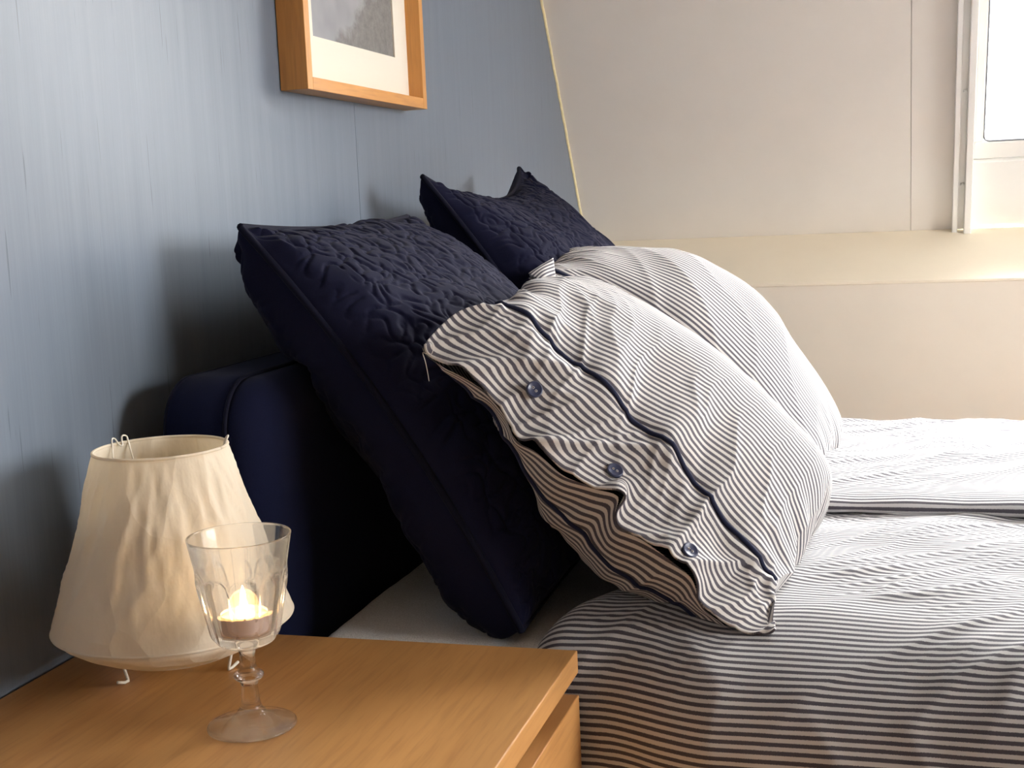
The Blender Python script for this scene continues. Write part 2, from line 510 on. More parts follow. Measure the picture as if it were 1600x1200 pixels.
# roof slope: boards around the window
T = -0.06
FX0 = 0.905; FX1 = 1.95; FS1 = 1.42                      # window hole incl. frame
SMAX = (ZC - A0.z) / SL.z + 0.06
wf = kind(obox('wall_far', slope, (-0.03, -0.05, T - 0.03), (FX0, SMAX, T), ROOF))
def roof(a, b): return obox('panel', slope, (a[0], a[1], T), (b[0], b[1], 0.0), ROOF, wf)
roof((-0.03, -0.02), (0.7995, SMAX))
roof((0.8005, -0.02), (FX0, SMAX))
roof((FX0 + 0.0005, FS1), (2.05, SMAX))
roof((FX1, -0.02), (2.05, FS1 - 0.0005))
roof((2.051, -0.02), (XR + 0.05, SMAX))
# sloping ledge and knee wall below
LB = (3.08, 0.209)
kind(prism('trim_1', [(3.50, 0.314 + 0.0005), (3.31, 0.3135), (LB[0] - 0.004, LB[1]), (LB[0] - 0.004, LB[1] - 0.005), (LB[0] + 0.02, LB[1] - 0.012), (3.50, 0.19)], -0.02, XR + 0.05, LEDGE))
kind(box('wall_knee', (-0.02, LB[0], ZF), (XR + 0.05, LB[0] + 0.06, LB[1] - 0.004), KNEE))
kind(box('baseboard_far', (0.0, LB[0] - 0.014, ZF), (XR, LB[0], ZF + 0.08), WHITE, None, 0.003))
# unseen sides of the room that reflect the daylight
kind(box('wall_back', (-0.05, YB - 0.06, ZF), (XR, YB, ZC), PLAIN))
wr_ = kind(prism('wall_right', [(BWY1, ZF), (3.4, ZF), (3.4, 0.31), (3.35, 0.314), (YC, ZC), (BWY1, ZC)], XR, XR + 0.06, PLAIN))
box('panel', (XR, YB, ZF), (XR + 0.06, BWY0, ZC), PLAIN, wr_)
box('panel', (XR, BWY0, ZF), (XR + 0.06, BWY1, BWZ0), PLAIN, wr_)
box('panel', (XR, BWY0, BWZ1), (XR + 0.06, BWY1, ZC), PLAIN, wr_)
w2 = kind(empty('window_2', (XR, (BWY0 + BWY1) / 2, BWZ0)))
for a, b in (((BWY0, BWZ0), (BWY0 + 0.05, BWZ1)), ((BWY1 - 0.05, BWZ0), (BWY1, BWZ1)), ((BWY0 + 0.05, BWZ0), (BWY1 - 0.05, BWZ0 + 0.05)), ((BWY0 + 0.05, BWZ1 - 0.05), (BWY1 - 0.05, BWZ1))):
    box('window_frame', (XR + 0.005, a[0], a[1]), (XR + 0.05, b[0], b[1]), WHITE, w2, 0.003)
box('pane', (XR + 0.026, BWY0 + 0.05, BWZ0 + 0.05), (XR + 0.03, BWY1 - 0.05, BWZ1 - 0.05), PANE, w2)

# roof window
w1 = kind(empty('window_1', tuple(slope((FX0 + FX1) / 2, 0, 0))))
def wbx(name, a, b, m=WHITE, bev=0.002): return obox(name, slope, a, b, m, w1, bev)
# casing, groove and stop on both jambs
for sgn, x in ((1, FX0 - 0.012), (-1, FX1 + 0.012)):
    def xx(d): return x + sgn * d
    def two(p, q, s0, s1, n0, n1, nm, bev=0.002):
        wbx(nm, (min(xx(p), xx(q)), s0, n0), (max(xx(p), xx(q)), s1, n1), WHITE, bev)
    two(0, 0.012, 0.0, FS1 + 0.02, T, 0.022, 'casing')
    two(0.012, 0.026, 0.004, FS1, T, 0.008, 'groove_strip', 0.0008)
    two(0.026, 0.042, -0.004, FS1, T, 0.030, 'jamb')
    for s in (0.13, 0.37, 0.62, 0.86, 1.1, 1.33):
        c = slope(xx(0.021), s, 0.009)
        lathe('hinge_cap', [(0, 0.004), (0.003, 0.0035), (0.005, 0.001), (0.0052, -0.003), (0, -0.003)], WHITE, w1, 12, tuple(c))
SX0, SX1 = FX0 + 0.0305, FX1 - 0.0305
wbx('sill_rail', (SX0, 0.0, T), (SX1, 0.178, -0.004))
wbx('sash_rail', (SX0, 0.181, T), (SX1, WS0, -0.012), WHITE, 0.004)
wbx('sash_rail', (SX0, WS1, T), (SX1, FS1, -0.012), WHITE, 0.004)
wbx('sash_stile', (SX0, WS0, T), (WX0, WS1, -0.012), WHITE, 0.004)
wbx('sash_stile', (WX1, WS0, T), (SX1, WS1, -0.012), WHITE, 0.004)
wbx('pane', (WX0, WS0, -0.042), (WX1, WS1, -0.038), PANE, 0)
GASK = M('grey_window_gasket', srgb(120, 124, 130), 0.6).m
gp = [(WX0 + 0.001, WS1 - 0.01), (WX0 + 0.001, WS0 + 0.012), (WX0 + 0.004, WS0 + 0.004), (WX0 + 0.012, WS0 + 0.001), (WX1 - 0.01, WS0 + 0.001)]
tube('gasket', [tuple(slope(x, s, -0.016)) for x, s in gp], 0.0022, GASK, w1, 6)

# ================================================================== BED
BED = tag(empty('bed', (1.15, 1.83, ZF)), 'upholstered bed with navy fabric headboard and dark base against the blue wall', 'bed')
MY0, MY1, MX0, MX1, MZ = 1.190, 2.50, 0.175, 2.17, -0.02
# headboard: rounded slab, padded front panel, seam cords
HX0, HX1, HY0, HY1, HZ, HR = 0.052, 0.125, 1.156, 2.56, 0.252, 0.055
def hb_outline(d=0.0, n=10):
    pts = [(HY0 + d, ZF + 0.06)]
    for k in range(n + 1):
        a = math.pi - k / n * math.pi / 2
        pts.append((HY0 + HR + (HR - d) * math.cos(a), HZ - HR + (HR - d) * math.sin(a)))
    for k in range(n + 1):
        a = math.pi / 2 - k / n * math.pi / 2
        pts.append((HY1 - HR + (HR - d) * math.cos(a), HZ - HR + (HR - d) * math.sin(a)))
    pts.append((HY1 - d, ZF + 0.06))
    return pts
def hb_shell(name, layers, mat, parent):
    n = None; V = []; F = []
    for x, d in layers:
        o = hb_outline(d); n = len(o); V += [(x, y, z) for y, z in o]
    for j in range(len(layers) - 1):
        for i in range(n):
            F.append((j * n + i, j * n + (i + 1) % n, (j + 1) * n + (i + 1) % n, (j + 1) * n + i))
    F.append(tuple(range(n))[::-1]); F.append(tuple((len(layers) - 1) * n + i for i in range(n)))
    return pydata(name, V, F, mat, parent, True)
HB = hb_shell('headboard', [(HX0, 0.012), (HX0 + 0.002, 0.005), (HX0 + 0.006, 0.001), (HX0 + 0.012, 0), (HX1 - 0.006, 0), (HX1 - 0.001, 0.002)], NAVYH, BED)
hb_shell('front_pad', [(HX1 - 0.002, 0.003), (HX1 + 0.006, 0.0015), (HX1 + 0.018, 0.004), (HX1 + 0.03, 0.013), (HX1 + 0.037, 0.026), (HX1 + 0.040, 0.045)], NAVYH, HB)
tube('seam_cord', [(HX1 - 0.001, y, z) for y, z in hb_outline(0.0005)], 0.0022, NAVYP, HB, 6)
tube('seam_cord', [(HX0 + 0.004, y, z) for y, z in hb_outline(0.002)], 0.0018, NAVYP, HB, 6)
box('bed_base', (0.172, MY0 + 0.012, -0.40), (MX1, MY1, -0.225), BASEF, BED, 0.02, 3)
for x in (0.25, MX1 - 0.1):
    for y in (MY0 + 0.1, MY1 - 0.1):
        lathe('leg', [(0, 0), (0.022, 0), (0.03, 0.16), (0, 0.16)], BASEF, BED, 16, (x, y, ZF))
mt = tag(empty('mattress', (1.15, 1.83, -0.225)), 'mattress in pale grey fitted sheet showing beside the headboard', 'mattress')
box('core', (MX0 + 0.004, MY0 + 0.004, -0.223), (MX1 - 0.004, MY1 - 0.004, MZ - 0.02), SHEET, mt, 0.03, 3)
# fitted sheet with soft shoulders
def make_sheet():
    xs = np.concatenate([np.linspace(MX0, 0.6, 120), np.linspace(0.62, MX1, 30)])
    prof = [(MY0, -0.21)]
    for k in range(9):
        a = math.pi - k / 8 * math.pi / 2
        prof.append((MY0 + 0.03 + 0.03 * math.cos(a), MZ - 0.03 + 0.03 * math.sin(a)))
    for y in np.linspace(MY0 + 0.04, MY1 - 0.04, 110): prof.append((y, MZ))
    for k in range(9):
        a = math.pi / 2 - k / 8 * math.pi / 2
        prof.append((MY1 - 0.03 + 0.03 * math.cos(a), MZ - 0.03 + 0.03 * math.sin(a)))
    prof.append((MY1, -0.21))
    P = np.array(prof)
    G = np.zeros((len(xs), len(P), 3))
    G[..., 0] = xs[:, None]; G[..., 1] = P[None, :, 0]; G[..., 2] = P[None, :, 1]
    top = (P[:, 1] > MZ - 0.005)[None, :]
    G[..., 2] += top * (0.0025 * noise(G[..., 0] * 9, G[..., 1] * 7, 3) + 0.001 * noise(G[..., 0] * 30, G[..., 1] * 22, 4))
    e = sstep(0.03, 0.0, xs - MX0)[:, None]
    G[..., 2] -= e * top * 0.022
    return grid_obj('fitted_sheet', G, SHEET, mt)
make_sheet()

# ---- duvets: arc-length cross-sections along the width, stripes along the bed
def duvet(name, side_y, label, prof_fn, x_head, seed, xs, wr):
    """prof_fn(x) -> list of (y, z) control points; resampled to NV rows"""
    NV = wr['nv']
    G = np.zeros((len(xs), NV, 3)); Tn = np.zeros((len(xs), NV))
    for i, x in enumerate(xs):
        P = resample(np.array(prof_fn(x)), NV)
        G[i, :, 1:] = P; G[i, :, 0] = x
        Tn[i] = np.concatenate([[0], np.cumsum(np.linalg.norm(np.diff(P, axis=0), axis=1))])
    return G, Tn
def ell(yc, zc, ry, rz, a0, a1, n):
    return [(yc + ry * math.cos(math.radians(a0 + (a1 - a0) * k / (n - 1))), zc + rz * math.sin(math.radians(a0 + (a1 - a0) * k / (n - 1)))) for k in range(n)]
xs = np.concatenate([np.arange(0.425, 1.08, 0.0045), np.arange(1.10, 2.2, 0.02)])
def prof_near(x):
    ry = 0.112 + 0.041 * float(sstep(0.50, 0.62, x))
    yc, zt = 1.27, 0.014
    rz = 0.115
    return [(yc - ry, -0.38), (yc - ry + 0.004, -0.3), (yc - ry - 0.002, -0.2)] + ell(yc, zt - rz, ry, rz, 180, 90, 8) + [(1.35, zt + 0.004), (1.45, zt + 0.006), (1.55, zt + 0.004), (1.65, zt), (1.76, zt - 0.004)]
def wrinkle_top(X, Y, seed):
    # folds fanning out diagonally from under the pillow
    c, s = math.cos(0.62), math.sin(0.62)
    a = X * c + Y * s; b = -X * s + Y * c
    w = 0.0062 * ridge(a * 4.0 + noise(X * 4, Y * 4, seed + 7) * 0.6, b * 17, seed) * np.clip(0.5 + noise(a * 3, b * 3, seed + 5), 0, 1)
    w += 0.0022 * ridge(a * 8, b * 38, seed + 1) * np.clip(0.5 + noise(a * 6, b * 6, seed + 8) * 1.5, 0, 1)
    w += 0.0055 * noise(X * 7, Y * 9, seed + 2)
    return w
def make_near_duvet():
    G, Tn = duvet('duvet', 0, '', prof_near, None, 11, xs, {'nv': 300})
    X, Y, Z = G[..., 0].copy(), G[..., 1].copy(), G[..., 2].copy()
    # the head end runs slanted under the pillow: shift the rows
    xh = 0.416 + 0.11 * sstep(1.17, 1.42, Y)
    f = (X - 0.425) / (2.2 - 0.425)
    G[..., 0] = xh + (2.2 - xh) * f
    X = G[..., 0]
    N = grid_normals(G)
    sgn = np.sign(N[:, 200:201, 2:3]); N = N * sgn
    top = sstep(-0.10, -0.01, Z)
    d = top * wrinkle_top(X, Y, 27)
    # soft hanging folds on the side
    d += (1 - top) * (0.0045 * noise(X * 8 + Z * 3, Z * 3, 31) + 0.0025 * ridge(X * 12 + Z * 5, Z * 4, 32))
    # rounded head edge lying on the mattress
    e = np.clip((X - xh) / 0.035, 0, 1)
    G += N * d[..., None] * sstep(0, 0.08, X - xh)[..., None]
    G[..., 2] -= (1 - np.sqrt(1 - (1 - e) ** 2)) * 0.03 * top
    ST = Tn + 0.0025 * noise(X * 3, Y * 5, 41) + 0.006 * noise(X * 1.2, 0.3, 42)
    UV = np.stack([X, ST], -1)
    o = grid_obj('striped_duvet', G, STR_D, None, UV)
    md = o.modifiers.new('thick', 'SOLIDIFY'); md.thickness = 0.006; md.offset = 0
    return tag(o, 'striped grey and white duvet hanging over the near side of the bed by the nightstand', 'duvet', 'striped duvets on the bed')
make_near_duvet()
def prof_far(x):
    zt = 0.034
    b = 0.004 * float(noise(x * 4, 0.7, 77))
    y0 = 1.638 + b
    rz = 0.15
    return [(y0 + 0.16, 0.020), (y0 + 0.07, 0.0195), (y0 + 0.012, 0.0185), (y0, 0.0225), (y0 + 0.0, 0.0275), (y0 + 0.010, 0.033), (y0 + 0.05, 0.0375), (1.80, 0.040), (1.95, 0.036), (2.08, 0.028), (2.2, 0.02)] + ell(2.2, 0.02 - rz, 0.42, rz, 84, 0, 8) + [(2.62, -0.22), (2.618, -0.33)]
def make_far_duvet():
    G, Tn = duvet('duvet', 0, '', prof_far, None, 12, xs, {'nv': 300})
    X, Y, Z = G[..., 0].copy(), G[..., 1].copy(), G[..., 2].copy()
    xh = 0.50
    f = (X - 0.425) / (2.2 - 0.425)
    G[..., 0] = xh + (2.2 - xh) * f
    X = G[..., 0]
    N = grid_normals(G); N = N * np.sign(N[:, 150:151, 2:3])
    top = sstep(-0.06, 0.0, Z) * sstep(0.17, 0.30, Tn)
    d = top * wrinkle_top(X, Y * 1.0, 61) * 1.1
    d += sstep(0.1, 0.16, Tn) * (1 - top) * 0.0018 * noise(X * 16, Tn * 12, 66)
    G += N * d[..., None]
    e = np.clip((X - xh) / 0.035, 0, 1)
    G[..., 2] -= (1 - np.sqrt(1 - (1 - e) ** 2)) * 0.012 * top
    ST = Tn + 0.004 * noise(X * 3, Y * 5, 43) * top
    UV = np.stack([X, ST], -1)
    o = grid_obj('striped_duvet', G, STR_D, None, UV)
    md = o.modifiers.new('thick', 'SOLIDIFY'); md.thickness = 0.004; md.offset = 0
    return tag(o, 'striped duvet by the roof window, its straight hem overlapping the other duvet', 'duvet', 'striped duvets on the bed')
make_far_duvet()

# ================================================================== PILLOWS
def worley(x, y, seed):
    """difference of the two nearest feature-point distances"""
    ix = np.floor(x); iy = np.floor(y)
    f1 = np.full(x.shape, 9.0); f2 = np.full(x.shape, 9.0)
    for i in (-1, 0, 1):
        for j in (-1, 0, 1):
            px = ix + i + 0.12 + 0.76 * _hash(ix + i, iy + j, seed) / 65536.0
            py = iy + j + 0.12 + 0.76 * _hash(ix + i, iy + j, seed + 50) / 65536.0
            d = np.hypot(px - x, py - y)
            f2 = np.where(d < f1, f1, np.minimum(f2, d)); f1 = np.minimum(f1, d)
    return f2 - f1
def cushion_grid(C4, T, nu, nv, pinch=0.05, p=0.46, side=1, bend=0.0, sag=0.0):
    """C4 = top-near, top-far, bottom-near, bottom-far corners; T = half thickness; side = +1 front, -1 back"""
    TL, TR, BL, BR = [np.array(c, float) for c in C4]
    # points gather at the seams so the swell starts round
    u = -np.cos(np.linspace(0, np.pi, nu)) * 0.6 + np.linspace(-1, 1, nu) * 0.4
    v = -np.cos(np.linspace(0, np.pi, nv)) * 0.6 + np.linspace(-1, 1, nv) * 0.4
    U, V = np.meshgrid(u, v, indexing='ij')
    Up = U * (1 - pinch * (1 - V**2)); Vp = V * (1 - pinch * (1 - U**2))
    Up = Up + sag * np.clip(-U, 0, 1) ** 2 * (1 - np.abs(V) ** 2.5)       # top seam sinks between its corners
    a = (Up + 1) / 2; b = (Vp + 1) / 2
    P = ((1 - a) * (1 - b))[..., None] * TL + ((1 - a) * b)[..., None] * TR + (a * (1 - b))[..., None] * BL + (a * b)[..., None] * BR
    eu = (BL + BR - TL - TR) / 2; ev = (TR + BR - TL - BL) / 2
    n = np.cross(ev, eu); n /= np.linalg.norm(n)
    if n[0] < 0: n = -n
    gu = np.where(U < 0, (1 - U**2) ** (p + 0.30 if side == 1 else p), (1 - U**2) ** (p if side == 1 else 0.24))
    th = T * gu * (1 - V**2) ** (p if side == 1 else 0.34 - 0.14 * sstep(0.0, 0.8, U))
    P = P + n * (side * th)[..., None]
    if bend: P = P + n * (bend * (1 - U**2))[..., None]
    return P, U, V, n, np.linalg.norm(eu), np.linalg.norm(ev)

def quilted_pillow(C4, T, label, seed, bend=0.0, pinch=0.04, sag=0.08):
    TL, TR, BL, BR = C4
    base = (np.array(BL) + np.array(BR)) / 2
    root = tag(empty('quilted_pillow', tuple(base)), label, 'pillow', 'navy quilted pillows')
    seam = None
    for side, nm in ((1, 'front_panel'), (-1, 'back_panel')):
        nu = 330 if side == 1 else 200
        P, U, V, n, lu, lv = cushion_grid(C4, T if side == 1 else T * 1.15, nu, nu, pinch, 0.46 if side == 1 else 0.34, side, bend, sag)
        N = grid_normals(P)
        if (N[nu // 2, nu // 2] @ n) * side < 0: N = -N
        a = U * lu / 2 / 0.0215; b = V * lv / 2 / 0.0215
        wx = noise(a * 0.7, b * 0.7, seed + 3) * 0.9; wy = noise(a * 0.7 + 9, b * 0.7, seed + 4) * 0.9
        e = worley(a + wx, b + wy, seed)
        brk = sstep(-0.65, -0.2, noise(a * 0.9 + 4, b * 0.9 + 7, seed + 5))      # some stitch lines are missing: pebbles run into worms
        puff = np.clip(e / 0.42, 0, 1) ** 0.55
        puff = 1 - (1 - puff) * brk
        fade = sstep(0, 0.06, 1 - np.abs(U)) * sstep(0, 0.06, 1 - np.abs(V))
        d = fade * (0.0036 * puff - 0.002)
        big = 0.008 * noise(U * 1.7 + 3, V * 1.7, seed + 6) + 0.004 * noise(U * 4, V * 4, seed + 8)
        d = d + fade * big
        rim = sstep(0.30, 0.0, 1 - np.abs(V)) + sstep(0.30, 0.0, 1 - np.abs(U))
        d = d + fade * rim * 0.004 * (noise(U * 9, V * 2, seed + 9) * (np.abs(V) > np.abs(U)) + noise(U * 2, V * 9, seed + 10) * (np.abs(U) >= np.abs(V)))
        G = P + N * d[..., None]
        G[..., 2] = np.maximum(G[..., 2], MZ + 0.003)
        # pressed against the headboard and the wall
        G[..., 0] = np.maximum(G[..., 0], np.where(G[..., 2] < HZ, HX1 + 0.043, 0.012 + (HX1 + 0.031) * sstep(HZ + 0.03, HZ, G[..., 2])))
        grid_obj(nm, G, NAVYQ, root, None, flip=False)
        if side == 1:
            seam = np.concatenate([G[0, :], G[1:, -1], G[-1, -2::-1], G[-2::-1, 0]])
    tube('piping', seam[::3], 0.0042, NAVYP, root, 8)
    return root
quilted_pillow([(0.100, 1.265, 0.403), (0.100, 1.765, 0.404), (0.408, 1.205, -0.004), (0.420, 1.745, 0.0)], 0.100,
               'navy quilted pillow leaning on the headboard above the bare sheet, nearest the nightstand', 3, 0.015, 0.03, 0.015)
quilted_pillow([(0.095, 1.850, 0.462), (0.100, 2.36, 0.482), (0.390, 1.835, 0.0), (0.410, 2.33, 0.0)], 0.095,
               'navy quilted pillow standing taller by the roof slope, its two pointed corners against the wall', 17, 0.015, 0.05, 0.16)

# ---- striped pillow with buttoned flange
O2 = np.array([0.30, 0.275]); DD = np.array([0.793, -0.609]); NN = np.array([0.609, 0.793])
def ab(a, b, y):
    q = O2 + DD * a + NN * b
    return (q[0], y, q[1])
def col3(y, pts): return [ab(a, b, y if not hasattr(y, '__len__') else y[i]) for i, (a, b) in enumerate(pts)]
FR_E = [(0.0137, 0.0184), (0.0257, 0.0149), (0.0709, 0.0222), (0.0997, 0.0205), (0.1207, 0.013), (0.1348, 0.0041), (0.1478, 0.0023), (0.1615, 0.005), (0.1813, 0.0046), (0.201, 0.0042), (0.2237, 0.0102), (0.2419, 0.0168), (0.2527, 0.0199), (0.2588, 0.0104), (0.2669, -0.0031), (0.2825, -0.0025), (0.3065, 0.001), (0.3364, 0.0013), (0.3573, -0.0016), (0.3789, -0.016), (0.3922, -0.0187), (0.4096, -0.017), (0.4246, -0.0124), (0.4397, -0.0028), (0.4427, 0.0079)]
FR_P = [(0.037, 0.08), (0.095, 0.084), (0.154, 0.08), (0.216, 0.071), (0.278, 0.063), (0.338, 0.045), (0.426, 0.025)]
FR = [(1.200, FR_E),
      (1.236, [(0.018, 0.060), (0.085, 0.056), (0.145, 0.047), (0.20, 0.038), (0.262, 0.036), (0.34, 0.022), (0.44, 0.010)]),
      (1.270, FR_P),
      (1.36, [(0.033, 0.078), (0.06, 0.108), (0.12, 0.120), (0.2, 0.121), (0.28, 0.114), (0.35, 0.098), (0.412, 0.066), (0.44, 0.02)]),
      (1.46, [(0.028, 0.068), (0.05, 0.1), (0.105, 0.127), (0.203, 0.14), (0.293, 0.137), (0.361, 0.126), (0.41, 0.109), (0.437, 0.066), (0.447, 0.0)]),
      (1.57, [(0.02, 0.05), (0.05, 0.085), (0.1, 0.108), (0.2, 0.12), (0.29, 0.116), (0.36, 0.104), (0.41, 0.085), (0.44, 0.04), (0.445, -0.01)]),
      (1.67, [(0.02, 0.03), (0.05, 0.05), (0.12, 0.075), (0.2, 0.08), (0.3, 0.075), (0.38, 0.055), (0.43, 0.0)]),
      (1.745, [(0.02, 0.0), (0.1, 0.0), (0.2, 0.0), (0.3, 0.0), (0.435, -0.01)])]
BK = [(1.206, [(a, b - 0.004) for a, b in FR_E]),
      (1.252, [(0.03, 0.01), (0.068, 0.003), (0.138, -0.025), (0.202, -0.056), (0.287, -0.072), (0.361, -0.054), (0.43, -0.008)]),
      (1.36, [(0.032, 0.03), (0.07, -0.01), (0.14, -0.045), (0.21, -0.075), (0.29, -0.085), (0.365, -0.060), (0.435, -0.008)]),
      (1.50, [(0.028, 0.04), (0.07, -0.01), (0.14, -0.045), (0.21, -0.075), (0.29, -0.085), (0.365, -0.060), (0.44, -0.008)]),
      (1.65, [(0.02, 0.02), (0.07, -0.01), (0.14, -0.035), (0.21, -0.055), (0.29, -0.060), (0.365, -0.05), (0.435, -0.008)]),
      (1.745, [(0.02, 0.0), (0.1, 0.0), (0.2, 0.0), (0.3, 0.0), (0.435, -0.01)])]
def sheet_from(cols, nu, nv, knots=None):
    K = 48
    C = np.stack([resample(col3(y, pts), K) for y, pts in cols], 1)     # (K, ncol, 3)
    L = np.concatenate([[0], np.cumsum([np.linalg.norm(C[:, i + 1] - C[:, i], axis=1).mean() for i in range(C.shape[1] - 1)])])
    # even arc-length rows across
    tv = np.interp(np.linspace(0, L[-1], nv), L, np.arange(len(L)))
    A = spline(C, np.linspace(0, K - 1, nu))                             # (nu, ncol, 3)
    B = spline(np.swapaxes(A, 0, 1), tv)                                 # (nv, nu, 3)
    return np.swapaxes(B, 0, 1), tv, L
def arc(G, axis):
    d = np.linalg.norm(np.diff(G, axis=axis), axis=2)
    c = np.cumsum(d, axis=axis)
    z = np.zeros_like(np.take(c, [0], axis=axis))
    return np.concatenate([z, c], axis=axis)
def out_normals(G, ref):
    N = grid_normals(G)
    c = G.shape[0] // 2, G.shape[1] // 2
    return N if N[c] @ np.array(ref) > 0 else -N

def near_striped():
    root = tag(empty('striped_pillow', ab(0.43, 0.0, 1.46)), 'striped pillow with three navy buttons on its wavy edge, leaning on the quilted pillow', 'pillow', 'striped pillows')
    nu, nv = 300, 330
    G, tv, L = sheet_from(FR, nu, nv)
    N = out_normals(G, (0.6, 0, 0.8))
    S = arc(G, 1); S = S.mean(axis=0)[None, :] * 0.6 + S * 0.4          # across
    Uq = arc(G, 0).mean(axis=1)[:, None] + 0 * S                        # down the lean
    t = np.broadcast_to(tv[None, :], S.shape)
    flange = sstep(2.0, 1.6, t); body = 1 - flange
    uu = np.broadcast_to(np.linspace(0, 1, nu)[:, None], S.shape)
    # gathers running in from the piping, with a slant
    sl = Uq + 0.35 * (S - 0.1)
    near_p = np.exp(-np.abs(t - 2.0) / 1.1)
    d = 0.0085 * near_p * noise(sl * 17, S * 3.2, 5) * (0.35 + body)
    d += 0.0042 * near_p * ridge(sl * 24 + 0.5 * noise(S * 12, Uq * 12, 6), S * 4, 8)
    # flange waves
    d += flange * (0.0085 * noise(Uq * 15 + 2, S * 7, 9) + 0.0055 * ridge(Uq * 20 - S * 14, S * 8, 10) - 0.001)
    for uc, sl_, am, wd in ((0.07, 0.9, 0.007, 0.010), (0.19, 1.3, 0.009, 0.008), (0.245, 0.7, -0.006, 0.010), (0.335, 0.2, 0.008, 0.007), (0.40, 0.5, -0.005, 0.010)):
        q = (Uq - uc - sl_ * (S - 0.03)) / wd
        d += am * flange * np.exp(-np.abs(q) ** 1.5) * sstep(0.13, 0.03, S)
    # body: creases at the top end, smooth over the crest
    topc = sstep(0.34, 0.0, uu) * body
    d += topc * (0.0065 * ridge(S * 15 + Uq * 6, Uq * 9, 12) + 0.0035 * noise(S * 38, Uq * 16, 13)) * sstep(0, 0.03, uu)
    botc = sstep(0.74, 1.0, uu) * body
    d += botc * (0.0055 * noise(S * 40, Uq * 10, 14))
    d += body * 0.0035 * noise(S * 8, Uq * 6, 15)
    G = G + N * d[..., None]
    # piping groove
    G = G - N * (0.003 * np.exp(-((t - 2.0) / 0.10) ** 2))[..., None]
    G[..., 2] = np.maximum(G[..., 2], 0.004)
    ST = S - 0.07 * Uq + 0.0018 * noise(S * 10, Uq * 9, 16)
    UV = np.stack([Uq, ST], -1)
    kp = int(np.argmin(np.abs(tv - 2.0)))
    fr = grid_obj('front_panel', G[:, kp - 1:], STR_P, root, UV[:, kp - 1:])
    fl = grid_obj('flange', G[:, :kp + 1], STR_P, root, UV[:, :kp + 1])
    md = fl.modifiers.new('thick', 'SOLIDIFY'); md.thickness = 0.0022; md.offset = 0
    # piping along the seam
    P = G[:, kp] + N[:, kp] * 0.0022
    tube('piping', P[::3], 0.0027, PIPE, root, 8)
    # back
    Gb, tvb, Lb = sheet_from(BK, 220, 220)
    Nb = out_normals(Gb, (-0.6, 0, -0.8))
    Sb = arc(Gb, 1); Sb = Sb.mean(axis=0)[None, :] * 0.7 + Sb * 0.3
    Ub = arc(Gb, 0).mean(axis=1)[:, None] + 0 * Sb
    db = 0.006 * noise(Ub * 14 + Sb * 8, Sb * 9, 18) + 0.004 * ridge(Ub * 22 + Sb * 9, Sb * 6, 19) + 0.0025 * noise(Ub * 40, Sb * 16, 20)
    ub = np.linspace(0, 1, 220)[:, None]
    tb = np.broadcast_to(tvb[None, :], Sb.shape)
    db = db * sstep(0, 0.06, ub) * sstep(1, 0.94, ub) * sstep(5, 4.6, tb) * (0.25 + 0.75 * sstep(0, 0.5, tb))
    Gb = Gb + Nb * db[..., None]
    Gb[..., 2] = np.maximum(Gb[..., 2], 0.006)
    grid_obj('back_panel', Gb, STR_B, root, np.stack([Ub, Sb + 0.12 * Ub], -1), flip=True)
    kb = int(np.argmin(np.abs(tvb - 0.62)))
    tube('piping', (Gb[:, kb] + Nb[:, kb] * 0.0012)[6:-6:3], 0.0022, PIPE, root, 8)
    # closing strips at the head and foot seams so the case is shut
    for row_f, row_b in ((0, 0), (-1, -1)):
        a = G[row_f, kp:]; b = Gb[row_b]
        b2 = resample(b, len(a))
        W = np.stack([a, (a + b2) / 2, b2], 0)
        grid_obj('seam_strip', W, STR_P, root, np.stack([np.zeros(W.shape[:2]) + np.array([0, .01, .02])[:, None], np.tile(ST[row_f, kp:], (3, 1))], -1))
    # buttons
    for (i, j) in BUTTONS:
        pt = G[i, j]; nn = N[i, j]
        # local frame
        z = Vector(nn); x = Vector(G[i + 3, j] - G[i - 3, j]).normalized(); x = (x - z * x.dot(z)).normalized(); y = z.cross(x)
        mm = Matrix((x, y, z)).transposed().to_4x4(); mm.translation = Vector(pt) + z * 0.0022
        rad = 0.0083
        b = lathe('button', [(0, -0.001), (rad, -0.001), (rad, 0.0012), (rad * 0.92, 0.0020), (rad * 0.80, 0.0019), (rad * 0.74, 0.0015), (0, 0.0014)], BUTTON, None, 28)
        b.data.transform(mm); b.parent = root; b.matrix_parent_inverse = Matrix.Translation(-parent_world(root))
        for s in (-1, 1):
            h = lathe('button_hole', [(0.0007, 0), (0.00105, 0.0006), (0.0014, 0), (0.00105, -0.0006)], THREAD, None, 12, (s * 0.0021, 0, 0.0014), None, True)
            h.data.transform(mm); h.parent = b
        st = tube('thread', [(-0.0021, 0, 0.0012), (0, 0, 0.0017), (0.0021, 0, 0.0012)], 0.0004, BUTTON, None, 6)
        st.data.transform(mm); st.parent = b
    # loose thread at the upper corner
    c = G[2, 1]
    tube('loose_thread', [c + np.array(q) for q in ((0.002, 0, 0.004), (0.008, -0.004, 0.001), (0.006, -0.006, -0.008), (-0.002, -0.005, -0.006), (0.0, -0.006, -0.014), (0.003, -0.006, -0.034))], 0.0004, THREAD, root, 5, 40)
    return root
BUTTONS = [(76, 19), (152, 17), (223, 10)]
near_striped()

